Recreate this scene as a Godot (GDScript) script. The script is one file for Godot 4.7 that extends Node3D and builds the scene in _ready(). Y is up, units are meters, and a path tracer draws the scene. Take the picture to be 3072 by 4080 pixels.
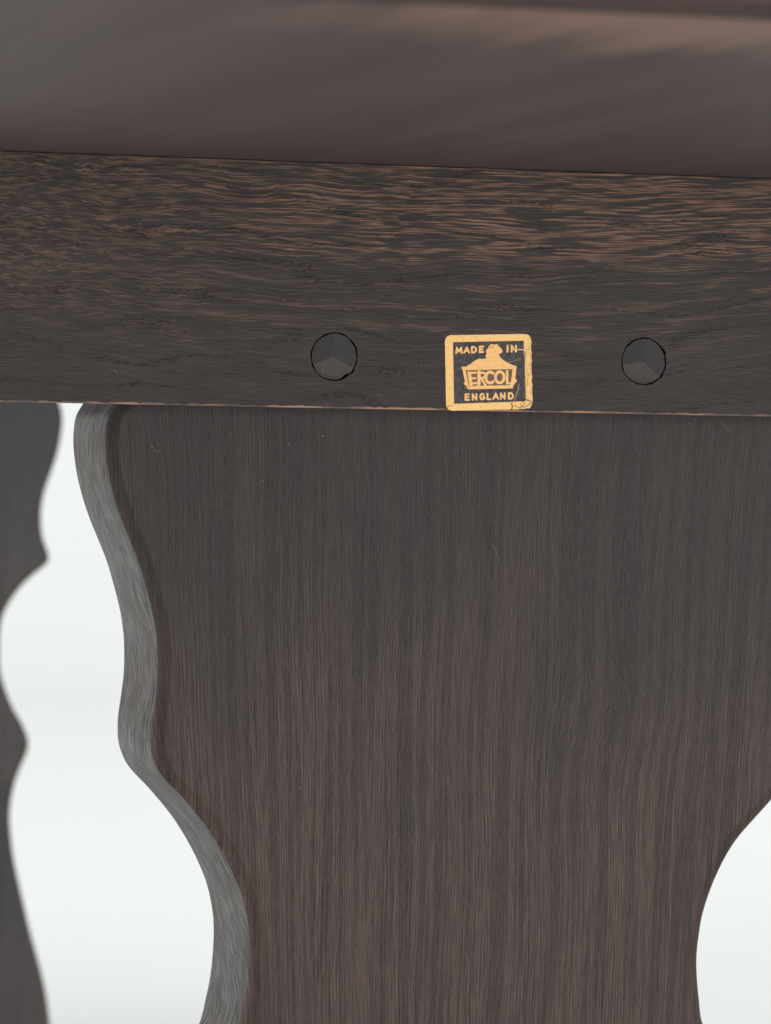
extends Node3D
# A dark stained table seen from low down in front of one end: the rail under the
# table top with its two plugs and gilt label, the scalloped slab leg below it, and
# the second slab leg out of focus behind. Metres; y up; x = 0 is the middle of the
# table's width, z = 0 the front of the near rail, the floor is y = 0.

const RB := 0.40          # height of the rail's lower edge
const RH := 0.0633        # height of the rail
const LEG_Z := -0.024     # front face of the near slab leg
const LEG_T := 0.038
const FAR_Z := -1.23      # front face of the far slab leg
const OVER := 0.3945       # overhang of the top past the rail

var noise := {}


func _ready() -> void:
	# ---- camera -------------------------------------------------------------
	var cam := Camera3D.new()
	cam.name = "camera"
	cam.transform = Transform3D(Basis(Vector3(0.96548, 0.01943, 0.25974), Vector3(-0.01159, 0.99943, -0.03171), Vector3(-0.26021, 0.02761, 0.96516)), Vector3(-0.2963, RB + 0.0012, 0.9737))
	cam.keep_aspect = Camera3D.KEEP_HEIGHT
	var lens := CameraAttributesPhysical.new()
	lens.frustum_focal_length = 91.1
	lens.frustum_focus_distance = 1.015
	lens.exposure_aperture = 21.0
	lens.frustum_near = 0.05
	lens.frustum_far = 60.0
	cam.attributes = lens
	add_child(cam)
	cam.fov = 15.0
	cam.near = 0.05
	cam.far = 60.0
	# ---- surroundings and lamps ----------------------------------------------
	var we := WorldEnvironment.new()
	we.name = "surroundings"
	var env := Environment.new()
	env.background_mode = Environment.BG_COLOR
	env.background_color = Color(0.82, 0.82, 0.83).linear_to_srgb()
	env.tonemap_mode = Environment.TONE_MAPPER_LINEAR
	env.tonemap_exposure = 1.0
	env.sdfgi_enabled = true
	env.ssao_enabled = true
	env.ssil_enabled = true
	we.environment = env
	add_child(we)
	area_light("added_ceiling_fill", Vector3(0.2, 3.0, -3.5), Vector3(0.1, 0.0, -3.6), Vector2(3.6, 2.6), 1.25, Color(1.0, 1.0, 1.0))  # unseen overhead fill, added to brighten the backdrop
	area_light("left_soft_lamp", Vector3(-2.1, 1.05, -0.35), Vector3(0.0, 0.25, -0.4), Vector2(2.2, 1.4), 5.0, Color(0.97, 0.99, 1.0))  # unseen soft lamp for the light from the left, no window there
	area_light("added_rear_fill", Vector3(2.9, 1.5, -1.7), Vector3(-0.9, 0.6, -5.0), Vector2(1.6, 1.2), 2.3, Color(1.0, 1.0, 1.0))  # unseen fill, added to even out floor and wall behind the table
	area_light("added_front_fill", Vector3(1.5, 0.42, 3.2), Vector3(0.0, 0.38, 0.0), Vector2(2.4, 0.8), 5.3, Color(1.0, 0.99, 0.975))  # low unseen fill, added to brighten rail and leg under the overhang
	# ---- the setting ---------------------------------------------------------
	build_backdrop()
	# ---- the table -----------------------------------------------------------
	build_table()
	build_lint()


func area_light(called: String, at: Vector3, towards: Vector3, size: Vector2, energy: float, tint: Color) -> void:
	var l := AreaLight3D.new()
	l.name = called
	l.area_size = size
	l.light_energy = energy
	l.light_color = tint.linear_to_srgb()
	l.shadow_enabled = true
	l.area_range = 12.0
	l.area_attenuation = 2.0
	add_child(l)
	l.look_at_from_position(at, towards, Vector3.UP if absf((towards - at).normalized().y) < 0.95 else Vector3.FORWARD)


# ================================================================ helpers
func noise_of(key: int, octaves := 1) -> FastNoiseLite:
	if not noise.has(key):
		var n := FastNoiseLite.new()
		n.noise_type = FastNoiseLite.TYPE_SIMPLEX
		n.seed = 101 + key * 17
		n.frequency = 1.0
		n.fractal_type = FastNoiseLite.FRACTAL_FBM if octaves > 1 else FastNoiseLite.FRACTAL_NONE
		n.fractal_octaves = octaves
		noise[key] = n
	return noise[key]


func mesh_part(called: String, st: SurfaceTool, mat: Material, parent: Node3D) -> MeshInstance3D:
	var m := MeshInstance3D.new()
	m.name = called
	m.mesh = st.commit()
	m.set_surface_override_material(0, mat)
	m.cast_shadow = GeometryInstance3D.SHADOW_CASTING_SETTING_ON
	parent.add_child(m, true)
	return m


func start() -> SurfaceTool:
	var st := SurfaceTool.new()
	st.begin(Mesh.PRIMITIVE_TRIANGLES)
	return st


# one quad a b c d, counter-clockwise seen from outside (written clockwise for Godot)
func quad(st: SurfaceTool, p: Array, n: Array, uv: Array) -> void:
	for k in [0, 2, 1, 0, 3, 2]:
		st.set_normal(n[k])
		st.set_uv(uv[k])
		st.add_vertex(p[k])


func flat_quad(st: SurfaceTool, a: Vector3, b: Vector3, c: Vector3, d: Vector3, uv: Array = []) -> void:
	var n := (b - a).cross(d - a).normalized()
	if uv.is_empty():
		uv = [plane_uv(a, n), plane_uv(b, n), plane_uv(c, n), plane_uv(d, n)]
	quad(st, [a, b, c, d], [n, n, n, n], uv)


var uv_size := Vector2(0.22, 0.22)
var uv_at := Vector2(0, 0)


func plane_uv(p: Vector3, n: Vector3) -> Vector2:
	var a := n.abs()
	var q := Vector2(p.x, p.y)
	if a.y > 0.75:
		q = Vector2(p.x, RB + p.z)
	elif a.x > 0.75:
		q = Vector2(p.z, p.y)
	return Vector2((q.x - uv_at.x) / uv_size.x, (uv_at.y - q.y) / uv_size.y)


func image_of(bytes: PackedByteArray, w: int, h: int, rgb := true) -> ImageTexture:
	var im := Image.create_from_data(w, h, false, Image.FORMAT_RGB8 if rgb else Image.FORMAT_L8, bytes)
	im.generate_mipmaps()
	return ImageTexture.create_from_image(im)


func to_byte(linear: float) -> int:
	var v := clampf(linear, 0.0, 1.0)
	return int((12.92 * v if v < 0.0031308 else 1.055 * pow(v, 0.4167) - 0.055) * 255.0 + 0.5)


func wood(color: Texture2D, height: Texture2D, relief_mm: float, rough: float) -> StandardMaterial3D:
	var m := StandardMaterial3D.new()
	m.albedo_texture = color
	m.roughness = rough
	m.metallic_specular = 0.28
	if height:
		m.heightmap_enabled = true
		m.heightmap_texture = height
		m.heightmap_scale = relief_mm * 0.1
	return m


# ================================================================ wood grain
# The rail: elm with flecked, warm figure in its upper part and plain dark wood with
# rows of pores below. Lengths below are in units of 0.12 mm.
func rail_wood() -> StandardMaterial3D:
	var w := 1600
	var h := 432
	var col := PackedByteArray()
	var hgt := PackedByteArray()
	col.resize(w * h * 3)
	hgt.resize(w * h)
	var n1 := noise_of(1)
	var n2 := noise_of(2)
	var n3 := noise_of(3, 3)
	var n4 := noise_of(4)
	var i := 0
	for y in h:
		var py := (y + 0.5) / h * 534.0
		for x in w:
			var px := (x + 0.5) / w * 1967.0 - 91.0
			var t := px / 1080.0
			var g := 62.0 * (1.0 - (1.0 - t) * (1.0 - t)) if t < 1.0 else 62.0 - 46.0 * (px - 1080.0) * (px - 1080.0) / 360000.0
			var deep := clampf(py / 530.0, 0.0, 1.0)
			var v := py - g * (0.35 + 0.75 * deep) + 4.5 * n1.get_noise_2d(px * 0.003, py * 0.006)
			var left := clampf((900.0 - px) / 800.0, 0.0, 1.0)
			var warp := 2.2 * n2.get_noise_2d(px * 0.004, py * 0.010) + (0.25 + 1.9 * left) * n2.get_noise_2d(px * 0.03 + 40.0, py * 0.05)
			var w2 := (v * 0.7 + py * 0.3 + warp) / 5.6 + 1.3 * n1.get_noise_2d(px * 0.0016 + 12.0, py * 0.014)
			var line := sin(w2 * TAU) * (0.6 + 0.4 * n4.get_noise_2d(px * 0.006, v * 0.06))
			var fine := n1.get_noise_2d(px * 0.012 + 90.0, (py + warp) * 0.30)
			var patch := n3.get_noise_2d(px * (0.0034 + 0.006 * left), (v + 0.4 * warp) * 0.042)
			var fleck := n2.get_noise_2d(px * (0.0055 + 0.018 * left) + py * 0.012, (v + warp) * 0.10 + 7.0)
			# where the warm figure lies
			var zone := 1.0 - smoothstep(150.0, 205.0, v + 14.0 * fleck)
			zone = maxf(zone * (0.42 + 0.58 * (1.0 - left)), left * 0.42 * (1.0 - smoothstep(210.0, 400.0, v)))
			zone = maxf(zone, 0.42 * smoothstep(0.10, 0.5, patch) * (1.0 - smoothstep(220.0, 460.0, v)))
			var warm := zone * smoothstep(-0.16, 0.40, 0.46 * patch + 0.40 * fleck + 0.24 * line + 0.22 * fine + 0.02) * (0.55 + 0.48 * line + 0.34 * fine)
			var grey := 0.5 + 0.5 * n3.get_noise_2d(px * 0.003, v * 0.02 + 20.0)
			# rows of open pores along the growth rings
			var ring := v / 66.0 + 0.35 * n1.get_noise_2d(px * 0.002, v * 0.012 + 50.0)
			var row := smoothstep(0.72, 0.98, cos(ring * TAU))
			var pore := smoothstep(0.12, 0.42, n4.get_noise_2d(px * 0.045 + py * 0.05, (v - px * 0.08) * 0.13 + 11.0)) * row
			pore *= 0.35 + 0.65 * smoothstep(-0.3, 0.3, n1.get_noise_2d(px * 0.004, ring))
			var dim := 1.0 - 0.40 * pore - 0.12 * row * (0.5 + fine)
			var base := 0.0285 + 0.009 * grey + 0.006 * fine + 0.004 * line
			var r := base * 1.24 + 0.195 * warm
			var gg := base * 0.99 + 0.092 * warm
			var b := base * 0.93 + 0.054 * warm
			col[i * 3] = to_byte(r * dim)
			col[i * 3 + 1] = to_byte(gg * dim)
			col[i * 3 + 2] = to_byte(b * dim)
			hgt[i] = int(clampf(0.62 + 0.16 * line + 0.14 * fine + 0.1 * fleck - 0.42 * pore - 0.06 * row, 0.0, 1.0) * 255.0)
			i += 1
	return wood(image_of(col, w, h), image_of(hgt, w, h, false), 0.12, 0.5)


# The slab legs: upright, fairly straight grain in fine lines, dark streaks between.
func leg_wood() -> StandardMaterial3D:
	var w := 1344
	var h := 1344
	var col := PackedByteArray()
	var hgt := PackedByteArray()
	col.resize(w * h * 3)
	hgt.resize(w * h)
	var n1 := noise_of(11)
	var n2 := noise_of(12)
	var n3 := noise_of(13, 3)
	var n4 := noise_of(14)
	var i := 0
	for y in h:
		var py := (y + 0.5) / h * 1833.0
		for x in w:
			var px := (x + 0.5) / w * 1833.0
			# the lines lean together towards the foot, and curl beside a hidden knot
			var u := px + (px - 930.0) * 0.00009 * (py - 500.0)
			var kx := (px - 1300.0) / 150.0
			var ky := (py - 720.0) / 170.0
			var curl := exp(-kx * kx - ky * ky)
			u += 5.0 * n1.get_noise_2d(px * 0.003, py * 0.0013) + curl * (22.0 * ky + 4.0 * n2.get_noise_2d(px * 0.012, py * 0.018))
			u += 0.8 * n2.get_noise_2d(px * 0.018 + 30.0, py * 0.006) * (1.0 + 2.0 * curl)
			u += 0.55 * n4.get_noise_2d(px * 0.06 + 3.0, py * 0.03)
			var drift := 1.5 * n1.get_noise_2d(u * 0.006, py * 0.0005 + 8.0) + 0.22 * n3.get_noise_2d(u * 0.05, py * 0.004)
			var line := sin((u / 6.5 + drift) * TAU) * (0.55 + 0.45 * n4.get_noise_2d(u * 0.045 + 80.0, py * 0.006))
			var hair := n2.get_noise_2d(u * 0.19 + 60.0, py * 0.0085)
			var band := n3.get_noise_2d(u * 0.0085, py * 0.0009 + 4.0)
			var streak := 0.58 * smoothstep(0.34, 0.64, n4.get_noise_2d(u * 0.024 + 5.0, py * 0.0005) + 0.12 * hair)
			streak = maxf(streak, 0.62 * smoothstep(0.46, 0.74, n4.get_noise_2d(u * 0.06 + 35.0, py * 0.0009) + 0.14 * hair))
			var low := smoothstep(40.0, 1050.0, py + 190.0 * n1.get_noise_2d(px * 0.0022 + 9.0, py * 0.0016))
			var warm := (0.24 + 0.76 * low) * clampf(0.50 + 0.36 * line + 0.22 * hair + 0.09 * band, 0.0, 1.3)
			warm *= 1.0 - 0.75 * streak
			var pore := smoothstep(0.36, 0.62, n4.get_noise_2d(u * 0.16 + 70.0, py * 0.028)) * (0.3 + 0.7 * streak)
			var chop := smoothstep(0.2, 0.6, n2.get_noise_2d(u * 0.03 + 17.0, py * 0.004))
			pore = maxf(pore, 0.35 * chop * smoothstep(0.42, 0.66, n1.get_noise_2d(u * 0.14 + 5.0, py * 0.032)))
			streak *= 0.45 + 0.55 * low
			var base := 0.0255 - 0.005 * streak + 0.003 * hair + 0.0035 * line + 0.001 * band
			var dim := (1.0 - 0.34 * pore) * (1.0 + 0.10 * n2.get_noise_2d(px * 0.2, py * 0.12))
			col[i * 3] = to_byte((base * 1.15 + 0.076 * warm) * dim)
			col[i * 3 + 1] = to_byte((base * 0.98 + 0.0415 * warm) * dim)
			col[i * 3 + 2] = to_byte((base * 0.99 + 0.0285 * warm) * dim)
			hgt[i] = int(clampf(0.6 + 0.2 * line + 0.1 * hair - 0.5 * pore - 0.05 * streak, 0.0, 1.0) * 255.0)
			i += 1
	return wood(image_of(col, w, h), image_of(hgt, w, h, false), 0.05, 0.45)


# The sawn edge of a slab leg: oblique grain, rubbed lighter, with open dark pores.
func edge_wood() -> StandardMaterial3D:
	var w := 256
	var h := 1024
	var col := PackedByteArray()
	var hgt := PackedByteArray()
	col.resize(w * h * 3)
	hgt.resize(w * h)
	var n1 := noise_of(21)
	var n2 := noise_of(22, 2)
	var n3 := noise_of(23)
	var i := 0
	for y in h:
		var py := (y + 0.5) / h * 1833.0
		for x in w:
			var px := (x + 0.5) / w * 340.0
			var u := px + (0.05 + 0.11 * n1.get_noise_1d(py * 0.002)) * py + 10.0 * n1.get_noise_2d(px * 0.006, py * 0.004)
			var line := n1.get_noise_2d(u * 0.075, py * 0.006)
			var hair := n3.get_noise_2d(u * 0.20, py * 0.016)
			var cloud := n2.get_noise_2d(px * 0.010, py * 0.005 + 30.0)
			var pore := smoothstep(0.18, 0.5, n3.get_noise_2d(u * 0.12 + 30.0, py * 0.014))
			var base := 0.047 + 0.018 * line + 0.014 * hair + 0.030 * cloud
			var warm := smoothstep(-0.1, 0.5, 0.4 * line - cloud) * 0.022
			var dim := 1.0 - 0.72 * pore
			col[i * 3] = to_byte((base * 1.08 + warm) * dim)
			col[i * 3 + 1] = to_byte((base + 0.55 * warm) * dim)
			col[i * 3 + 2] = to_byte((base * 0.97 + 0.35 * warm) * dim)
			hgt[i] = int(clampf(0.6 + 0.25 * line + 0.25 * hair - 0.6 * pore, 0.0, 1.0) * 255.0)
			i += 1
	return wood(image_of(col, w, h), image_of(hgt, w, h, false), 0.1, 0.4)


# Underside of the top: long grain front to back, cloudy stain, thin towards the end.
func top_wood() -> StandardMaterial3D:
	var w := 640
	var h := 1280
	var col := PackedByteArray()
	var hgt := PackedByteArray()
	col.resize(w * h * 3)
	hgt.resize(w * h)
	var n1 := noise_of(31, 3)
	var n2 := noise_of(32)
	var n3 := noise_of(33)
	var i := 0
	for y in h:
		var z := (y + 0.5) / h * 0.52          # metres from the front end
		for x in w:
			var px := (x + 0.5) / w * 0.44 - 0.22
			var u := px * 1000.0 + 9.0 * n2.get_noise_2d(px * 9.0, z * 5.0)
			var cloud := n1.get_noise_2d(px * 24.0, z * 1.9)
			var cloud2 := n1.get_noise_2d(px * 60.0 + 50.0, z * 3.6)
			var line := n2.get_noise_2d(u * 0.55, z * 22.0)
			var streak := n3.get_noise_2d(u * 0.06, z * 3.0)
			var bare := smoothstep(0.0032, 0.0045, z) * (1.0 - smoothstep(0.02, 0.075 + 0.03 * cloud, z + 0.03 * cloud2))
			bare *= smoothstep(-0.16, -0.10, px + 0.03 * cloud2)
			var base := 0.048 + 0.002 * cloud + 0.002 * cloud2 + 0.0008 * line
			base *= 0.42 + 0.58 * smoothstep(0.0030, 0.0042, z)
			var warm := 0.012 * smoothstep(-0.8, 0.9, cloud + 0.4 * cloud2) + 0.018 + 0.12 * bare
			col[i * 3] = to_byte(base * 1.2 + warm)
			col[i * 3 + 1] = to_byte(base * 0.95 + warm * 0.53)
			col[i * 3 + 2] = to_byte(base * 0.95 + warm * 0.42 - 0.012 * bare)
			hgt[i] = int(clampf(0.6 + 0.2 * line, 0.0, 1.0) * 255.0)
			i += 1
	return wood(image_of(col, w, h), image_of(hgt, w, h, false), 0.03, 0.55)


# ================================================================ setting
func build_backdrop() -> void:
	# white studio floor that sweeps up into the wall behind
	var pts: Array[Vector2] = []
	var nrm: Array[Vector2] = []
	for z in [4.0, 2.0, 1.0, 0.0, -1.0, -2.0, -3.0, -4.2]:
		pts.append(Vector2(z, 0.0))
		nrm.append(Vector2(0, 1))
	for k in range(1, 25):
		var a := k / 24.0 * PI / 2.0
		pts.append(Vector2(-4.2 - 1.2 * sin(a), 1.2 - 1.2 * cos(a)))
		nrm.append(Vector2(sin(a), cos(a)))
	pts.append(Vector2(-5.4, 3.6))
	nrm.append(Vector2(1, 0))
	var st := start()
	for k in pts.size() - 1:
		var a := pts[k]
		var b := pts[k + 1]
		var na := Vector3(0, nrm[k].y, nrm[k].x)
		var nb := Vector3(0, nrm[k + 1].y, nrm[k + 1].x)
		quad(st, [Vector3(-4, a.y, a.x), Vector3(5, a.y, a.x), Vector3(5, b.y, b.x), Vector3(-4, b.y, b.x)], [na, na, nb, nb], [Vector2(0, k), Vector2(6, k), Vector2(6, k + 1), Vector2(0, k + 1)])
	var m := StandardMaterial3D.new()
	m.albedo_color = Color(0.795, 0.822, 0.80).linear_to_srgb()
	m.roughness = 0.75
	m.metallic_specular = 0.3
	var o := mesh_part("floor", st, m, self)
	o.set_meta("kind", "structure")
	o.set_meta("label", "white studio floor sweeping up behind the table")


# ================================================================ the table
func build_table() -> void:
	var table := Node3D.new()
	table.name = "trestle_table"
	table.set_meta("label", "dark brown stained wooden table with scalloped slab legs, seen from below its top")
	table.set_meta("category", "table")
	add_child(table)
	var top_mat := top_wood()
	var rail_mat := rail_wood()
	var leg_mat := leg_wood()
	var edge_mat := edge_wood()
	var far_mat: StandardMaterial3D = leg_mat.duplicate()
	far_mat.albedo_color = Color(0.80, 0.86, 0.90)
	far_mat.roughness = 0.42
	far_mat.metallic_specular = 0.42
	build_top(table, top_mat)
	build_rail(table, rail_mat, edge_mat)
	var right_near := [Vector2(-0.3, 102.6), Vector2(-3.3, 104.3), Vector2(-10.6, 105.0), Vector2(-20.3, 103.6), Vector2(-31.0, 100.4), Vector2(-42.2, 96.0), Vector2(-53.4, 92.6), Vector2(-63.7, 90.6), Vector2(-73.5, 90.4), Vector2(-82.0, 91.6), Vector2(-88.0, 92.2), Vector2(-93.0, 92.0), Vector2(-97.5, 90.2), Vector2(-105.0, 84.4), Vector2(-110.4, 79.4), Vector2(-115.5, 74.8), Vector2(-120.3, 71.6), Vector2(-125.8, 68.8), Vector2(-131.4, 66.6), Vector2(-136.9, 65.0), Vector2(-142.1, 64.2), Vector2(-147.7, 63.7), Vector2(-153.3, 63.9), Vector2(-159.2, 64.6), Vector2(-166.5, 65.9)]
	var left_near := [Vector2(-0.3, 102.6), Vector2(-3.3, 104.3), Vector2(-6.7, 104.9), Vector2(-10.6, 105.0), Vector2(-15.4, 104.5), Vector2(-20.3, 103.6), Vector2(-25.7, 102.1), Vector2(-31.0, 100.2), Vector2(-36.8, 97.7), Vector2(-42.2, 95.4), Vector2(-48.1, 93.5), Vector2(-53.4, 92.0), Vector2(-58.3, 90.9), Vector2(-63.7, 90.2), Vector2(-68.6, 90.0), Vector2(-73.5, 90.1), Vector2(-78.9, 90.7), Vector2(-84.3, 91.4), Vector2(-87.5, 91.5), Vector2(-90.8, 91.3), Vector2(-94.2, 90.4), Vector2(-97.4, 88.8), Vector2(-100.1, 86.6), Vector2(-103.4, 83.3), Vector2(-107.3, 79.8), Vector2(-111.5, 76.3), Vector2(-116.3, 73.0), Vector2(-120.5, 70.5), Vector2(-125.7, 67.9), Vector2(-130.4, 66.0), Vector2(-135.9, 64.6), Vector2(-140.9, 63.9), Vector2(-145.3, 63.8), Vector2(-150.3, 64.0), Vector2(-155.7, 64.5), Vector2(-161.2, 65.5), Vector2(-168.9, 67.4)]
	var right_far := [Vector2(-3.3, 104.0), Vector2(-10.5, 105.2), Vector2(-17.8, 104.8), Vector2(-29.2, 102.9), Vector2(-40.7, 99.4), Vector2(-51.1, 95.9), Vector2(-60.5, 94.0), Vector2(-69.9, 93.8), Vector2(-78.1, 94.8), Vector2(-85.4, 97.3), Vector2(-90.1, 98.7), Vector2(-93.2, 97.9), Vector2(-96.3, 94.8), Vector2(-101.0, 88.9), Vector2(-107.3, 82.7), Vector2(-115.6, 76.6), Vector2(-124.0, 72.6), Vector2(-130.2, 71.2), Vector2(-140.6, 70.8), Vector2(-157.2, 71.9)]
	var foot := [Vector2(-175.8, 78.7), Vector2(-183.0, 83.0), Vector2(-191.6, 87.3), Vector2(-196.8, 88.6), Vector2(-202.0, 88.0), Vector2(-209.3, 85.0), Vector2(-218.6, 81.5), Vector2(-230.0, 79.1), Vector2(-240.4, 78.5), Vector2(-250.8, 79.4), Vector2(-263.4, 81.2), Vector2(-275.9, 84.0), Vector2(-289.5, 87.4), Vector2(-303.1, 90.8), Vector2(-316.7, 94.7), Vector2(-330.4, 98.6), Vector2(-343.0, 101.5), Vector2(-359.5, 103.9), Vector2(-380.0, 105.6), Vector2(-400.0, 106.5)]
	var near_foot := []
	for q: Vector2 in foot:
		near_foot.append(Vector2(maxf(q.x - 9.0, -400.0 - 0.01 * near_foot.size()), q.y - 4.0))
	var head := [Vector2(63.3, 95.0), Vector2(18.0, 95.0), Vector2(9.0, 97.2), Vector2(3.5, 100.2)]
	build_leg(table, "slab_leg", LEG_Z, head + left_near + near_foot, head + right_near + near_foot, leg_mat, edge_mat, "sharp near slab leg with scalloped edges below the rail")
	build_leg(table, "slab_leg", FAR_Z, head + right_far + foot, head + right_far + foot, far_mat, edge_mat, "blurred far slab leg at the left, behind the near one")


# --- the top: a slab with rounded long and end edges
func build_top(table: Node3D, mat: Material) -> void:
	var y0 := RB + RH
	var hx := 0.21
	var z1 := OVER
	var z0 := FAR_Z - LEG_T - 0.024 - OVER
	var r := 0.0035
	var thick := 0.030
	var prof: Array[Vector3] = []       # inset, height, slope angle of the normal
	for k in 9:
		var a := k / 8.0 * PI / 2.0
		prof.append(Vector3(r - r * sin(a), r - r * cos(a), a))
	for k in 9:
		var a := k / 8.0 * PI / 2.0
		prof.append(Vector3(r * 0.6 - r * 0.6 * cos(a), thick - r * 0.6 + r * 0.6 * sin(a), PI / 2.0 + a))
	# plan outline with rounded corners
	var plan: Array[Vector2] = []
	var dirs: Array[Vector2] = []
	var rc := 0.03
	var corners := [Vector2(hx - rc, z1 - rc), Vector2(-hx + rc, z1 - rc), Vector2(-hx + rc, z0 + rc), Vector2(hx - rc, z0 + rc)]
	for c in 4:
		for k in 9:
			var a := (c + k / 8.0) * PI / 2.0
			dirs.append(Vector2(cos(a), sin(a)))
			plan.append(corners[c] + rc * dirs[-1])
	var st := start()
	var uvf := func(p: Vector3) -> Vector2: return Vector2((p.x + 0.22) / 0.44, (z1 - p.z) / 0.52)
	var n := plan.size()
	for k in n:
		var k2 := (k + 1) % n
		for j in prof.size() - 1:
			var p := []
			var nn := []
			var uv := []
			for e in [[k, j], [k, j + 1], [k2, j + 1], [k2, j]]:
				var q: Vector3 = prof[e[1]]
				var d: Vector2 = dirs[e[0]]
				var w: Vector2 = plan[e[0]] - d * q.x
				p.append(Vector3(w.x, y0 + q.y, w.y))
				nn.append(Vector3(d.x * sin(q.z), -cos(q.z), d.y * sin(q.z)))
				uv.append(uvf.call(p[-1]))
			quad(st, p, nn, uv)
	for side in 2:
		var q: Vector3 = prof[0] if side == 0 else prof[-1]
		var mid := Vector3(0, y0 + q.y, (z0 + z1) / 2.0)
		for k in n:
			var k2 := (k + 1) % n
			var a := plan[k] - dirs[k] * q.x
			var b := plan[k2] - dirs[k2] * q.x
			var tri := [mid, Vector3(a.x, y0 + q.y, a.y), Vector3(b.x, y0 + q.y, b.y)]
			if side == 1:
				tri = [tri[0], tri[2], tri[1]]
			for e in [0, 2, 1]:
				st.set_normal(Vector3(0, -1 if side == 0 else 1, 0))
				st.set_uv(uvf.call(tri[e]))
				st.add_vertex(tri[e])
	var o := mesh_part("table_top", st, mat, table)
	o.set_meta("label", "table top overhanging the rail, seen from below")


# --- the rail with two plugged screw holes and the gilt label
func build_rail(table: Node3D, mat: StandardMaterial3D, plug_mat: StandardMaterial3D) -> void:
	var x0 := -0.172
	var x1 := 0.172
	var y0 := RB
	var y1 := RB + RH - 0.0002
	var c := 0.0005
	uv_size = Vector2(0.236, 0.064)
	uv_at = Vector2(-0.1471, RB + RH)
	var plugs := [Vector2(-0.0483, RB + 0.0133), Vector2(0.0360, RB + 0.0139)]
	var half := 0.0085
	var st := start()
	var face := func(xa: float, xb: float, ya: float, yb: float) -> void:
		flat_quad(st, Vector3(xa, ya, 0), Vector3(xb, ya, 0), Vector3(xb, yb, 0), Vector3(xa, yb, 0))
	var xa := x0 + c
	var rng := RandomNumberGenerator.new()
	rng.seed = 5
	var holes := []
	for p: Vector2 in plugs:
		face.call(xa, p.x - half, y0 + c, y1)
		face.call(p.x - half, p.x + half, y0 + c, p.y - half)
		face.call(p.x - half, p.x + half, p.y + half, y1)
		var ring: Array[Vector3] = []
		for k in 64:
			var a := k / 64.0 * TAU
			var rr := 0.00628 + 0.00010 * noise_of(41).get_noise_2d(cos(a) * 1.6 + p.x * 300.0, sin(a) * 1.6) + 0.00004 * rng.randf()
			if absf(angle_difference(a, 0.42)) < 0.12 or absf(angle_difference(a, -0.62)) < 0.10:
				rr += 0.0003 * rng.randf()
			ring.append(Vector3(p.x + rr * cos(a), p.y + rr * sin(a), 0))
		holes.append(ring)
		for k in 64:
			var a := ring[k]
			var b := ring[(k + 1) % 64]
			var oa := square_point(p, half, k / 64.0 * TAU)
			var ob := square_point(p, half, (k + 1) / 64.0 * TAU)
			flat_quad(st, a, oa, ob, b)
			var back := Vector3(0, 0, -0.004)
			flat_quad(st, b, b + back, a + back, a)
			var mid := Vector3(p.x, p.y, -0.004)
			flat_quad(st, a + back, b + back, mid, mid.lerp(a + back, 0.001))
		xa = p.x + half
	face.call(xa, x1 - c, y0 + c, y1)
	# top, back and ends
	flat_quad(st, Vector3(x0 + c, y1, 0), Vector3(x1 - c, y1, 0), Vector3(x1 - c, y1, LEG_Z), Vector3(x0 + c, y1, LEG_Z))
	flat_quad(st, Vector3(x1, y0, LEG_Z + 0.0001), Vector3(x0, y0, LEG_Z + 0.0001), Vector3(x0, y1, LEG_Z + 0.0001), Vector3(x1, y1, LEG_Z + 0.0001))
	flat_quad(st, Vector3(x0, y0, LEG_Z), Vector3(x0, y0, -c), Vector3(x0, y1, -c), Vector3(x0, y1, LEG_Z))
	flat_quad(st, Vector3(x1, y0, -c), Vector3(x1, y0, LEG_Z), Vector3(x1, y1, LEG_Z), Vector3(x1, y1, -c))
	flat_quad(st, Vector3(x0, y0, -c), Vector3(x0 + c, y0, 0), Vector3(x0 + c, y1, 0), Vector3(x0, y1, -c))
	flat_quad(st, Vector3(x1 - c, y0, 0), Vector3(x1, y0, -c), Vector3(x1, y1, -c), Vector3(x1 - c, y1, 0))
	flat_quad(st, Vector3(x0, y0, LEG_Z), Vector3(x1, y0, LEG_Z), Vector3(x1, y0, -c), Vector3(x0, y0, -c))
	var rail := mesh_part("rail", st, mat, table)
	rail.set_meta("label", "flecked dark wooden rail under the table top")
	# the worn lower arris of the rail, rubbed through to pale wood in places
	var sw := start()
	var n := 420
	for k in n:
		var u := x0 + c + (x1 - x0 - 2 * c) * k / n
		var u2 := x0 + c + (x1 - x0 - 2 * c) * (k + 1) / n
		var w1 := c * (1.0 + 0.35 * noise_of(42).get_noise_1d(u * 300.0))
		var w2 := c * (1.0 + 0.35 * noise_of(42).get_noise_1d(u2 * 300.0))
		var s := clampf(0.26 + 0.8 * noise_of(43, 2).get_noise_1d(u * 60.0) + 0.7 * exp(-pow((u - 0.0) / 0.06, 2.0)), 0.0, 1.0)
		if u < -0.085:
			s = clampf(0.55 + 0.8 * noise_of(43, 2).get_noise_1d(u * 60.0), 0.2, 1.0)
		sw.set_color(Color(0.07, 0.06, 0.055).lerp(Color(0.33, 0.19, 0.12), s * s))
		var nv := Vector3(0, -0.72, 0.69)
		var q := [Vector3(u, y0, -c), Vector3(u2, y0, -c), Vector3(u2, y0 + w2, 0.00003), Vector3(u, y0 + w1, 0.00003)]
		quad(sw, q, [nv, nv, nv, nv], [Vector2(), Vector2(), Vector2(), Vector2()])
	var wm := StandardMaterial3D.new()
	wm.vertex_color_use_as_albedo = true
	wm.roughness = 0.6
	mesh_part("worn_edge", sw, wm, rail)
	# plugs: cut-off pegs with three facets meeting near the middle
	uv_size = Vector2(0.22, 0.22)
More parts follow.
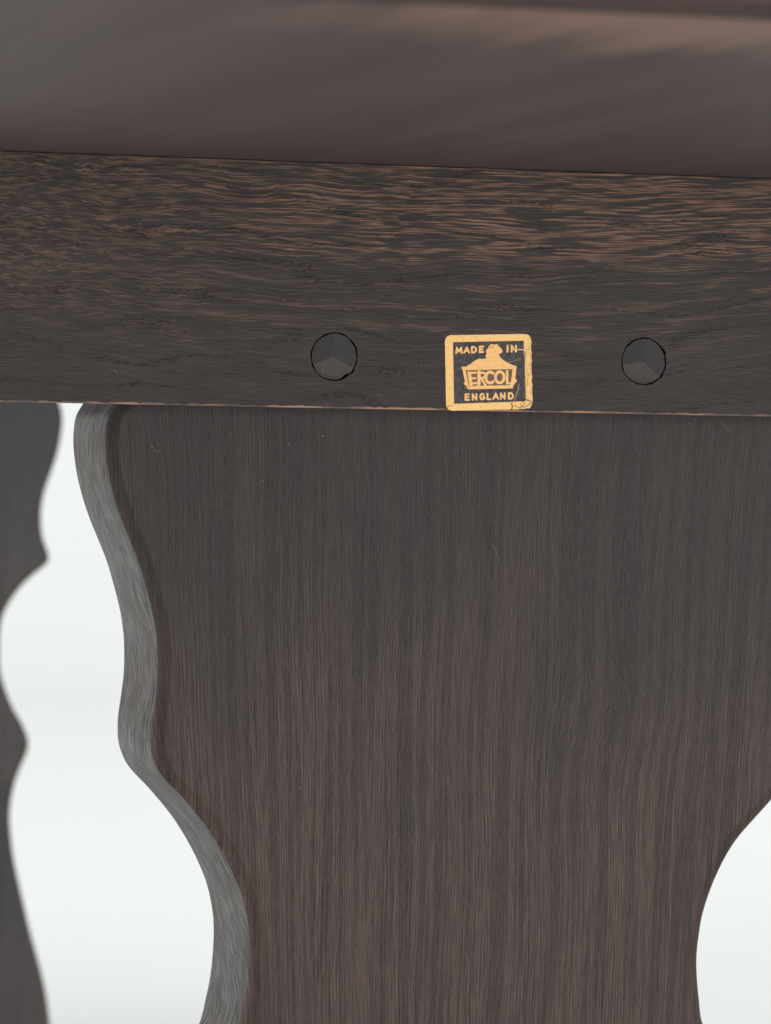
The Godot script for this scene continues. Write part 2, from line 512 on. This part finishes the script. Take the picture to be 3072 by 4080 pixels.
	uv_at = Vector2(-0.15, RB + 0.05)
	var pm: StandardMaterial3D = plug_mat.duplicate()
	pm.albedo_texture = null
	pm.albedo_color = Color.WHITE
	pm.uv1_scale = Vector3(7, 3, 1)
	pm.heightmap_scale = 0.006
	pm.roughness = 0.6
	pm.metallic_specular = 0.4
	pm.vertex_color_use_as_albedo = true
	var angles := [[1.66, 3.52, 5.76], [1.66, 3.30, 5.55]]
	for j in 2:
		var p: Vector2 = plugs[j]
		var sp := start()
		var apex := Vector3(p.x - 0.00055, p.y + 0.0001, 0.0006)
		var ridge := [0.0005, -0.0001, -0.0001]
		var rim: Array[Vector3] = []
		var ang: Array[float] = []
		for k in 48:
			ang.append(k / 48.0 * TAU)
		for f: float in angles[j]:
			ang.append(f)
		ang.sort()
		for a in ang:
			var rr := 0.00594 + 0.00010 * noise_of(44).get_noise_2d(cos(a) * 2.0 + j * 9.0, sin(a) * 2.0)
			if j == 0 and absf(angle_difference(a, -0.98)) < 0.13:
				rr -= 0.0005
			# every facet is a plane through the apex and the two ridges beside it
			var rp := Vector3(p.x + rr * cos(a), p.y + rr * sin(a), 0)
			var z := 0.0
			for f in 3:
				var fa: float = angles[j][f]
				var fb: float = angles[j][(f + 1) % 3]
				if fposmod(a - fa, TAU) <= fposmod(fb - fa, TAU) + 0.0001:
					var ra := Vector3(p.x + 0.00594 * cos(fa), p.y + 0.00594 * sin(fa), ridge[f])
					var rb := Vector3(p.x + 0.00594 * cos(fb), p.y + 0.00594 * sin(fb), ridge[(f + 1) % 3])
					var pn := (ra - apex).cross(rb - apex)
					z = apex.z - (pn.x * (rp.x - apex.x) + pn.y * (rp.y - apex.y)) / pn.z
			rim.append(Vector3(p.x + rr * cos(a), p.y + rr * sin(a), z))
		var m := rim.size()
		for f in 3:
			var fa: float = angles[j][f]
			var fb: float = angles[j][(f + 1) % 3]
			var span := fposmod(fb - fa, TAU)
			for k in m:
				var a1 := ang[k]
				var off := fposmod(a1 - fa, TAU)
				if off < span - 0.0001:
					var b := rim[(k + 1) % m]
					for e: Vector3 in [apex, b, rim[k]]:
						sp.set_normal((b - apex).cross(rim[k] - apex).normalized() * -1.0 if (b - apex).cross(rim[k] - apex).z < 0 else (b - apex).cross(rim[k] - apex).normalized())
						sp.set_color(Color(0.060, 0.049, 0.046) if f == 1 else Color(0.033, 0.029, 0.028))  # lower facet lighter: open end grain plus painted light off the floor
						sp.set_uv(plane_uv(e, Vector3(0, 0, 1)))
						sp.add_vertex(e)
		for k in m:
			var a := rim[k]
			var b := rim[(k + 1) % m]
			sp.set_color(Color(0.02, 0.02, 0.02))
			flat_quad(sp, b, a, Vector3(a.x, a.y, -0.0041), Vector3(b.x, b.y, -0.0041))
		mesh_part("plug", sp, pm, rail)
	build_label(rail)


func square_point(p: Vector2, half: float, a: float) -> Vector3:
	var d := Vector2(cos(a), sin(a))
	d *= half / maxf(absf(d.x), absf(d.y))
	return Vector3(p.x + d.x, p.y + d.y, 0)


# --- a slab leg from its half outlines (height from the rail's lower edge, half width, mm)
func build_leg(table: Node3D, called: String, zf: float, left: Array, right: Array, mat: Material, edge: Material, label: String) -> void:
	var ys: Array[float] = []
	var y := RB + RH - 0.0003
	while y > 0.0:
		ys.append(y)
		y -= 0.001
	ys.append(0.0)
	var st := start()
	var se := start()
	var sr := start()
	var xl: Array[float] = []
	var xr: Array[float] = []
	for v in ys:
		xl.append(-outline(left, (v - RB) * 1000.0) / 1000.0)
		xr.append(outline(right, (v - RB) * 1000.0) / 1000.0)
	# cross-section offsets at one side: (inset, depth behind the front face)
	var cut := [Vector2(3.3, 0.0), Vector2(2.5, 0.12), Vector2(1.75, 0.42), Vector2(1.05, 0.9), Vector2(0.45, 1.5), Vector2(0.0, 2.1)]
	var n := ys.size()
	uv_size = Vector2(0.22, 0.22)
	uv_at = Vector2(-0.115, RB)
	var zb := zf - LEG_T
	var front := Vector3(0, 0, 1)
	# rows of points: front-left inset ... for both sides
	for k in n - 1:
		var a := []
		var b := []
		for e in [k, k + 1]:
			var row := []
			var i0 := maxi(e - 1, 0)
			var i1 := mini(e + 1, n - 1)
			for s in 2:
				var xs: Array[float] = xl if s == 0 else xr
				var slope: float = (xs[i1] - xs[i0]) / (ys[i1] - ys[i0])
				var stretch := sqrt(1.0 + slope * slope)
				var sgn := -1.0 if s == 0 else 1.0
				var out := Vector3(sgn, -sgn * slope, 0).normalized()
				for q: Vector2 in cut:
					row.append([Vector3(xs[e] - sgn * minf((q.x + (2.1 if s == 0 else 0.0)) * stretch, 10.0) * 0.001, ys[e], zf - q.y * 0.001), out])
				for q: Vector2 in [Vector2(0.0, LEG_T * 1000.0 - 1.5), Vector2(1.5, LEG_T * 1000.0)]:
					row.append([Vector3(xs[e] - sgn * minf((q.x - (0.0 if s == 0 else 2.1)) * stretch, 4.0) * 0.001, ys[e], zf - q.y * 0.001), out])
			if e == k:
				a = row
			else:
				b = row
		# front and back faces, in columns so that the grain's uv stays even
		strip(st, b[0][0], b[8][0], a[8][0], a[0][0], front, front, front, front)
		strip(st, b[15][0], b[7][0], a[7][0], a[15][0], -front, -front, -front, -front)
		for s in 2:
			for j in 5:
				var t0 := j / 5.0 * 0.72 + 0.12
				var t1 := (j + 1) / 5.0 * 0.72 + 0.12
				var i := s * 8 + j
				var na0: Vector3 = (front * cos(t0) + a[i][1] * sin(t0)).normalized()
				var na1: Vector3 = (front * cos(t1) + a[i][1] * sin(t1)).normalized()
				var nb0: Vector3 = (front * cos(t0) + b[i][1] * sin(t0)).normalized()
				var nb1: Vector3 = (front * cos(t1) + b[i][1] * sin(t1)).normalized()
				if s == 0:
					strip(sr, b[i + 1][0], b[i][0], a[i][0], a[i + 1][0], nb1, nb0, na0, na1)
				else:
					strip(sr, b[i][0], b[i + 1][0], a[i + 1][0], a[i][0], nb0, nb1, na1, na0)
			for j in [5, 6]:
				var i: int = s * 8 + j
				var na: Vector3 = (a[i][1] + front * 0.06).normalized()
				var nb: Vector3 = (b[i][1] + front * 0.06).normalized()
				if j == 6:
					na = (na - front).normalized()
					nb = (nb - front).normalized()
				# the flat of the edge is eased: it turns a little towards the front
				var fa := na
				var fb := nb
				if j == 5:
					fa = (a[i][1] + front * 0.15).normalized()
					fb = (b[i][1] + front * 0.15).normalized()
					na = (a[i][1] - front * 0.0).normalized()
					nb = (b[i][1] - front * 0.0).normalized()
				if s == 0:
					side_strip(se, b[i + 1][0], b[i][0], a[i][0], a[i + 1][0], [nb, fb, fa, na])
				else:
					side_strip(se, b[i][0], b[i + 1][0], a[i + 1][0], a[i][0], [fb, nb, na, fa])
	var m := mesh_part(called, st, mat, table)
	m.set_meta("label", label)
	mesh_part("sawn_edge", se, edge, m)
	var rub: StandardMaterial3D = mat.duplicate()
	rub.albedo_color = Color(0.97, 0.955, 0.95)
	mesh_part("rounded_edge", sr, rub, m)


func strip(st: SurfaceTool, a: Vector3, b: Vector3, c: Vector3, d: Vector3, na: Vector3, nb: Vector3, nc: Vector3, nd: Vector3) -> void:
	var f := Vector3(0, 0, 1)
	quad(st, [a, b, c, d], [na, nb, nc, nd], [plane_uv(a, f), plane_uv(b, f), plane_uv(c, f), plane_uv(d, f)])


func side_strip(st: SurfaceTool, a: Vector3, b: Vector3, c: Vector3, d: Vector3, normals: Array) -> void:
	var uv := []
	for p: Vector3 in [a, b, c, d]:
		uv.append(Vector2(-p.z / 0.041, (RB - p.y) / 0.22))
	quad(st, [a, b, c, d], normals, uv)


# smooth curve through the outline's points (monotone cubic in the height)
func outline(pts: Array, y: float) -> float:
	var n := pts.size()
	if y >= pts[0].x:
		return pts[0].y
	if y <= pts[n - 1].x:
		return pts[n - 1].y
	var k := 0
	while k < n - 2 and pts[k + 1].x > y:
		k += 1
	var a: Vector2 = pts[k]
	var b: Vector2 = pts[k + 1]
	var p: Vector2 = pts[maxi(k - 1, 0)]
	var q: Vector2 = pts[mini(k + 2, n - 1)]
	var ma := (b.y - p.y) / (b.x - p.x)
	var mb := (q.y - a.y) / (q.x - a.x)
	var h := b.x - a.x
	var t := (y - a.x) / h
	var t2 := t * t
	var t3 := t2 * t
	return (2 * t3 - 3 * t2 + 1) * a.y + (t3 - 2 * t2 + t) * h * ma + (-2 * t3 + 3 * t2) * b.y + (t3 - t2) * h * mb


# ================================================================ the gilt label
const LW := 1155.0
const LH := 1003.0
const PIC := 768
const PICH := 668

var ink := PackedFloat32Array()      # 0 gilt, 1 dark print
var mark := PackedFloat32Array()     # foil creases: + raised with painted highlight, - cracks and painted crease shade


func lp(x: float, y: float) -> Vector2:       # label units to picture pixels
	var u := (x - 235.0) - 0.02 * (y - 185.0)
	var v := (y - 185.0) + 0.02 * (x - 235.0)
	return Vector2(u / LW * PIC, v / LH * PICH)


func fill_shape(flat: Array, value: float) -> void:
	var pts := PackedVector2Array()
	for p: Vector2 in flat:
		pts.append(lp(p.x, p.y))
	var lo := 1e9
	var hi := -1e9
	for p in pts:
		lo = minf(lo, p.y)
		hi = maxf(hi, p.y)
	for y in range(maxi(int(lo), 0), mini(int(hi) + 1, PICH)):
		var xs: Array[float] = []
		for k in pts.size():
			var a := pts[k]
			var b := pts[(k + 1) % pts.size()]
			if (a.y <= y + 0.5) != (b.y <= y + 0.5):
				xs.append(a.x + (b.x - a.x) * (y + 0.5 - a.y) / (b.y - a.y))
		xs.sort()
		for k in range(0, xs.size() - 1, 2):
			for x in range(maxi(int(xs[k] + 0.5), 0), mini(int(xs[k + 1] + 0.5), PIC)):
				ink[y * PIC + x] = value


func stroke(into: int, flat: Array, width: float, value: float) -> void:
	var r := width / 2.0 / LW * PIC
	for k in flat.size() - 1:
		var a := lp(flat[k].x, flat[k].y)
		var b := lp(flat[k + 1].x, flat[k + 1].y)
		var ab := b - a
		var l2 := maxf(ab.length_squared(), 0.001)
		for y in range(maxi(int(minf(a.y, b.y) - r), 0), mini(int(maxf(a.y, b.y) + r + 2.0), PICH)):
			for x in range(maxi(int(minf(a.x, b.x) - r), 0), mini(int(maxf(a.x, b.x) + r + 2.0), PIC)):
				var p := Vector2(x + 0.5, y + 0.5)
				var d := p.distance_to(a + ab * clampf((p - a).dot(ab) / l2, 0.0, 1.0))
				if d < r:
					if into == 0:
						ink[y * PIC + x] = value
					else:
						mark[y * PIC + x] = value * (1.0 - 0.6 * d / r)


func arc(c: Vector2, rx: float, ry: float, from: float, to: float) -> Array:
	var out := []
	for k in 25:
		var a := deg_to_rad(lerpf(from, to, k / 24.0))
		out.append(c + Vector2(rx * cos(a), ry * sin(a)))
	return out


# a sans capital in the box (x, y, w, h), drawn as gilt strokes
func letter(ch: String, x: float, y: float, w: float, h: float, s: float) -> void:
	var p := func(u: float, v: float) -> Vector2: return Vector2(x + u * w, y + v * h - 0.02 * u * w)
	match ch:
		"M": stroke(0, [p.call(0.04, 1), p.call(0.12, 0), p.call(0.5, 0.75), p.call(0.88, 0), p.call(0.96, 1)], s, 0.0)
		"A":
			stroke(0, [p.call(0, 1), p.call(0.5, 0), p.call(1, 1)], s, 0.0)
			stroke(0, [p.call(0.2, 0.68), p.call(0.8, 0.68)], s * 0.9, 0.0)
		"D":
			stroke(0, [p.call(0.1, 0), p.call(0.1, 1), p.call(0.4, 1)], s, 0.0)
			stroke(0, [p.call(0.1, 0), p.call(0.4, 0)], s, 0.0)
			stroke(0, arc(Vector2(x + 0.4 * w, y + 0.5 * h), 0.55 * w, 0.5 * h, -90, 90), s, 0.0)
		"E":
			stroke(0, [p.call(1, 0), p.call(0.1, 0), p.call(0.1, 1), p.call(1, 1)], s, 0.0)
			stroke(0, [p.call(0.1, 0.5), p.call(0.85, 0.5)], s, 0.0)
		"I": stroke(0, [p.call(0.5, 0), p.call(0.5, 1)], s, 0.0)
		"N": stroke(0, [p.call(0.06, 1), p.call(0.06, 0), p.call(0.94, 1), p.call(0.94, 0)], s, 0.0)
		"L": stroke(0, [p.call(0.1, 0), p.call(0.1, 1), p.call(1, 1)], s, 0.0)
		"G":
			stroke(0, arc(Vector2(x + 0.52 * w, y + 0.5 * h), 0.48 * w, 0.5 * h, -45, -360 + 25), s, 0.0)
			stroke(0, [p.call(0.62, 0.56), p.call(1, 0.56), p.call(1, 0.85)], s, 0.0)


func build_label(rail: Node3D) -> void:
	ink.resize(PIC * PICH)
	mark.resize(PIC * PICH)
	# dark panel inside the gilt border, gilt hairline round it
	fill_shape([Vector2(345, 277), Vector2(1285, 257), Vector2(1303, 1062), Vector2(360, 1093)], 1.0)
	# emblem: a seated lion's outline on a tapering box
	fill_shape([Vector2(458, 600), Vector2(530, 600), Vector2(535, 585), Vector2(575, 568), Vector2(600, 545), Vector2(650, 512), Vector2(690, 495), Vector2(745, 499), Vector2(792, 486), Vector2(772, 460), Vector2(792, 430), Vector2(778, 396), Vector2(797, 366), Vector2(812, 350), Vector2(815, 325), Vector2(838, 322), Vector2(848, 296), Vector2(876, 308), Vector2(930, 304), Vector2(955, 330), Vector2(985, 358), Vector2(1002, 386), Vector2(996, 416), Vector2(962, 436), Vector2(946, 438), Vector2(972, 472), Vector2(1000, 502), Vector2(1040, 532), Vector2(1090, 556), Vector2(1130, 578), Vector2(1192, 596), Vector2(1186, 650), Vector2(1172, 764), Vector2(1194, 770), Vector2(1192, 800), Vector2(1164, 830), Vector2(1150, 852), Vector2(1140, 890), Vector2(540, 902), Vector2(525, 858), Vector2(495, 840), Vector2(488, 818), Vector2(505, 800), Vector2(490, 740), Vector2(475, 650), Vector2(460, 622)], 0.0)
	stroke(0, [Vector2(822, 338), Vector2(850, 345), Vector2(880, 334)], 9, 0.8)
	# inside of the box
	fill_shape([Vector2(512, 648), Vector2(1136, 634), Vector2(1108, 846), Vector2(556, 858)], 0.85)
	stroke(0, [Vector2(560, 684), Vector2(585, 838)], 46, 0.0)
	stroke(0, [Vector2(556, 686), Vector2(646, 680)], 30, 0.0)
	stroke(0, [Vector2(576, 757), Vector2(640, 754)], 28, 0.0)
	stroke(0, [Vector2(580, 822), Vector2(662, 818)], 30, 0.0)
	stroke(0, [Vector2(690, 670), Vector2(690, 836)], 44, 0.0)
	stroke(0, [Vector2(690, 682), Vector2(740, 682)], 30, 0.0)
	stroke(0, arc(Vector2(738, 715), 36, 34, -90, 90), 30, 0.0)
	stroke(0, [Vector2(700, 748), Vector2(742, 748)], 26, 0.0)
	stroke(0, [Vector2(722, 752), Vector2(776, 852)], 34, 0.0)
	stroke(0, arc(Vector2(838, 745), 56, 74, -48, -312), 38, 0.0)
	stroke(0, arc(Vector2(966, 742), 58, 74, 0, 360), 38, 0.0)
	stroke(0, [Vector2(1064, 662), Vector2(1064, 822)], 34, 0.0)
	stroke(0, [Vector2(1064, 822), Vector2(1098, 821)], 28, 0.0)
	# lettering above and below
	letter("M", 386, 350, 78, 72, 25)
	letter("A", 494, 346, 66, 70, 24)
	letter("D", 588, 340, 66, 72, 25)
	letter("E", 694, 336, 52, 72, 25)
	letter("I", 1056, 322, 26, 80, 26)
	letter("N", 1120, 322, 66, 80, 25)
	letter("E", 506, 968, 50, 74, 25)
	letter("N", 602, 966, 58, 74, 24)
	letter("G", 704, 962, 58, 74, 24)
	letter("L", 798, 960, 44, 74, 25)
	letter("A", 880, 957, 64, 74, 24)
	letter("N", 976, 955, 60, 74, 24)
	letter("D", 1080, 952, 64, 76, 25)
	# creases, cracks and scratches of the old foil; crease highlights and shading are painted
	stroke(1, [Vector2(1150, 372), Vector2(1260, 374), Vector2(1330, 384), Vector2(1398, 410)], 22, 1.0)
	stroke(1, [Vector2(1308, 410), Vector2(1292, 540), Vector2(1298, 700), Vector2(1306, 1050)], 19, -0.95)
	stroke(1, [Vector2(1318, 420), Vector2(1308, 560), Vector2(1312, 720), Vector2(1324, 1040)], 15, 0.8)
	stroke(1, [Vector2(1122, 1090), Vector2(1134, 1130), Vector2(1120, 1186)], 20, -1.0)
	stroke(1, [Vector2(1310, 1030), Vector2(1340, 1050), Vector2(1372, 1054)], 13, -1.0)
	stroke(1, [Vector2(1240, 1100), Vector2(1262, 1148), Vector2(1330, 1128), Vector2(1392, 1060)], 12, -0.7)
	stroke(1, [Vector2(1180, 1112), Vector2(1190, 1140), Vector2(1215, 1150)], 12, -0.7)
	stroke(1, [Vector2(1390, 560), Vector2(1384, 640), Vector2(1400, 760), Vector2(1394, 860)], 14, 0.9)
	stroke(1, [Vector2(1330, 620), Vector2(1345, 720), Vector2(1326, 850)], 12, -0.4)
	stroke(1, [Vector2(1190, 960), Vector2(1175, 1010), Vector2(1160, 1050)], 14, 0.4)
	stroke(1, [Vector2(1180, 900), Vector2(1165, 935), Vector2(1188, 950)], 18, -0.9)
	stroke(1, [Vector2(1160, 1120), Vector2(1240, 1152), Vector2(1300, 1090), Vector2(1270, 1070)], 9, -0.6)
	stroke(1, [Vector2(1170, 1130), Vector2(1246, 1166), Vector2(1310, 1102)], 10, 0.7)
	stroke(1, [Vector2(1060, 552), Vector2(1150, 528), Vector2(1228, 500)], 7, 0.6)
	stroke(1, [Vector2(500, 884), Vector2(600, 862), Vector2(690, 846)], 9, 1.0)
	stroke(1, [Vector2(1222, 830), Vector2(1215, 900), Vector2(1186, 960)], 12, 0.5)
	stroke(1, [Vector2(262, 1128), Vector2(352, 1108)], 8, -0.5)
	var col := PackedByteArray()
	var hgt := PackedByteArray()
	var shine := PackedByteArray()
	col.resize(PIC * PICH * 3)
	hgt.resize(PIC * PICH)
	shine.resize(PIC * PICH)
	var n1 := noise_of(51, 3)
	var n2 := noise_of(52, 2)
	var n3 := noise_of(53)
	for i in PIC * PICH:
		var x := i % PIC
		var y := i / PIC
		var d := ink[i]
		var cloud := n1.get_noise_2d(x * 0.012, y * 0.012)
		var speck := n3.get_noise_2d(x * 0.16, y * 0.16)
		var scuff := smoothstep(0.35, 0.7, n2.get_noise_2d(x * 0.05 + 30.0, y * 0.05))
		var k := mark[i]
		# printed ink, rubbed in specks
		var dark := clampf(d * (1.0 - 0.35 * scuff * smoothstep(0.0, 0.5, speck)), 0.0, 1.0)
		dark *= 1.0 - clampf(k, 0.0, 1.0) * 0.9
		var tone := 1.0 + 0.16 * cloud + 0.07 * speck - 0.22 * smoothstep(0.45, 0.75, n2.get_noise_2d(x * 0.03, y * 0.03 + 60.0))
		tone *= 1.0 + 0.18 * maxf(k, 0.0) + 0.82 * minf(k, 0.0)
		var edge := x > PIC * 0.92 or x < PIC * 0.09 or y < PICH * 0.08 or y > PICH * 0.92
		var warm := 0.86 if edge else 0.94
		var g := Vector3(0.70, 0.41 / warm * 0.92, 0.155 / warm * 0.95) * tone
		var bk := Vector3(0.072, 0.068, 0.071) * (1.0 + 0.5 * cloud + 0.6 * speck)
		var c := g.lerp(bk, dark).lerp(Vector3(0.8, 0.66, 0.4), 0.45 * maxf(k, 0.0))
		col[i * 3] = to_byte(c.x)
		col[i * 3 + 1] = to_byte(c.y)
		col[i * 3 + 2] = to_byte(c.z)
		var right := smoothstep(0.9, 1.0, x / float(PIC)) + 0.6 * smoothstep(0.85, 1.0, (x / float(PIC) + y / float(PICH)) / 2.0)
		hgt[i] = int(clampf(0.5 + 0.35 * k + 0.10 * cloud + right * 0.35 * n2.get_noise_2d(x * 0.02 + 9.0, y * 0.012) - 0.06 * d, 0.0, 1.0) * 255.0)
		shine[i] = int(clampf(0.45 + 0.25 * dark + 0.1 * cloud, 0.0, 1.0) * 255.0)
	var m := wood(image_of(col, PIC, PICH), image_of(hgt, PIC, PICH, false), 0.24, 1.0)
	m.roughness_texture = image_of(shine, PIC, PICH, false)
	m.metallic = 0.25
	# the foil: a thin sheet with rounded, slightly frayed corners, lifting a little at the lower right
	var w := 0.02365
	var h := 0.0197
	var st := start()
	var loop: Array[Vector2] = []
	var r := 0.00165
	for c in 4:
		var cx := (w / 2 - r) * (1 if c == 0 or c == 3 else -1)
		var cy := (h / 2 - r) * (1 if c < 2 else -1)
		var q := Vector2(cx, cy)
		for k in 9:
			var a := (c + k / 8.0) * PI / 2.0
			loop.append(q + r * Vector2(cos(a), sin(a)))
		# points along the following straight side
		var a2 := (c + 1) * PI / 2.0
		var from := q + r * Vector2(cos(a2), sin(a2))
		var nx := (w / 2 - r) * (1 if (c + 1) % 4 == 0 or (c + 1) % 4 == 3 else -1)
		var ny := (h / 2 - r) * (1 if (c + 1) % 4 < 2 else -1)
		var to := Vector2(nx, ny) + r * Vector2(cos(a2), sin(a2))
		for k in range(1, 24):
			loop.append(from.lerp(to, k / 24.0))
	for k in loop.size():
		var p := loop[k]
		var fray := 0.00004
		if p.x > w * 0.4:
			fray = 0.00014
		loop[k] = p * (1.0 - fray / 0.011 * (0.5 + 0.5 * noise_of(54).get_noise_2d(p.x * 1800.0, p.y * 1800.0)) * 1.6)
	var rings := 14
	var lift := func(p: Vector2) -> float:
		var corner := smoothstep(0.0, 1.0, (p.x / w + 0.5) - (p.y / h + 0.5) - 0.35)
		return 0.00011 + 0.00022 * corner * (0.6 + 0.4 * sin(p.x * 2400.0 + p.y * 900.0))
	var grid: Array = []
	for j in rings + 1:
		var row: Array[Vector3] = []
		for p in loop:
			var q := p * (j / float(rings))
			row.append(Vector3(q.x, q.y, lift.call(q)))
		grid.append(row)
	var nn := loop.size()
	st.set_smooth_group(0)
	for j in rings:
		for k in nn:
			var k2 := (k + 1) % nn
			var four := [grid[j][k], grid[j + 1][k], grid[j + 1][k2], grid[j][k2]]
			for e in ([0, 2, 1, 0, 3, 2] if j > 0 else [0, 2, 1]):
				var v: Vector3 = four[e]
				st.set_uv(Vector2(v.x / w + 0.5, 0.5 - v.y / h))
				st.add_vertex(v)
	st.set_smooth_group(-1)
	for k in nn:
		var k2 := (k + 1) % nn
		var a: Vector3 = grid[rings][k]
		var b: Vector3 = grid[rings][k2]
		for v: Vector3 in [a, b, Vector3(b.x, b.y, 0.0), a, Vector3(b.x, b.y, 0.0), Vector3(a.x, a.y, 0.0)]:
			st.set_uv(Vector2(v.x / w + 0.5, 0.5 - v.y / h))
			st.add_vertex(v)
	st.generate_normals()
	var o := mesh_part("maker_label", st, m, rail)
	o.position = Vector3(-0.0066, RB + 0.01017, 0.00002)
	o.rotation.z = 0.041
	o.set_meta("label", "worn gilt foil maker's label with dark panel, lettering and lion emblem")


# ================================================================ lint and dust
func build_lint() -> void:
	var st := start()
	var rng := RandomNumberGenerator.new()
	rng.seed = 77
	# curled fibres: (x, y, z in metres, length, turn)
	var fibres := [[-0.0913, -0.0104, LEG_Z, 0.0035, -0.7], [0.0034, -0.0414, LEG_Z, 0.007, 0.45], [0.0637, -0.0048, LEG_Z, 0.002, -0.9], [0.0663, -0.0013, LEG_Z, 0.005, -1.0], [-0.0697, -0.007, LEG_Z, 0.0012, -1.2], [-0.0212, -0.0008, LEG_Z, 0.001, 0.2], [-0.107, 0.009, 0.0, 0.003, -0.4], [-0.058, 0.0262, 0.0, 0.0012, 1.0], [0.047, 0.026, 0.0, 0.002, -0.9], [-0.136, 0.0605, 0.0, 0.003, 1.3]]
	for f: Array in fibres:
		var at := Vector3(f[0], RB + f[1], f[2] + 0.00008)
		var dir: float = f[4]
		var step: float = f[3] / 12.0
		for k in 12:
			var to := at + Vector3(cos(dir), sin(dir), 0) * step
			thread(st, at, to, 0.000045)
			at = to
			dir += rng.randf_range(-0.45, 0.55)
	# specks of dust caught on the wood
	for k in 70:
		var on_rail := k % 3 == 0
		var p := Vector3(rng.randf_range(-0.13, 0.07), RB + (rng.randf_range(0.002, 0.062) if on_rail else rng.randf_range(-0.165, -0.001)), 0.00004 if on_rail else LEG_Z + 0.00004)
		if not on_rail:
			if k % 3 == 1:
				p = Vector3(rng.randf_range(-0.085, 0.07), RB - 0.0008 - absf(rng.randfn(0.0, 0.012)), p.z)
			else:
				p.x = rng.randf_range(-0.055, 0.055)
		var a := rng.randf_range(0, PI)
		var l := rng.randf_range(0.00008, 0.0005)
		thread(st, p, p + Vector3(cos(a), sin(a), 0) * l, rng.randf_range(0.00004, 0.00009))
	# dust where the rail meets the underside of the top
	for k in 22:
		var p := Vector3(rng.randf_range(-0.135, 0.072), RB + RH - 0.00006, rng.randf_range(0.0015, 0.07))
		thread(st, p, p + Vector3(rng.randf_range(-1, 1), 0, rng.randf_range(-1, 1)) * 0.0006, 0.00004)
	var m := StandardMaterial3D.new()
	m.albedo_color = Color(0.19, 0.185, 0.18).linear_to_srgb()
	m.roughness = 0.9
	var o := mesh_part("lint", st, m, self)
	o.set_meta("kind", "stuff")
	o.set_meta("label", "pale dust specks and curled lint fibres on the dark wood")
	o.set_meta("category", "lint")


func thread(st: SurfaceTool, a: Vector3, b: Vector3, r: float) -> void:
	var d := (b - a).normalized()
	var u := d.cross(Vector3(0.1, 0.2, 1)).normalized() * r
	var v := d.cross(u).normalized() * r
	for k in 5:
		var c := cos(k / 5.0 * TAU) * u + sin(k / 5.0 * TAU) * v
		var e := cos((k + 1) / 5.0 * TAU) * u + sin((k + 1) / 5.0 * TAU) * v
		flat_quad(st, a + c, b + c, b + e, a + e)
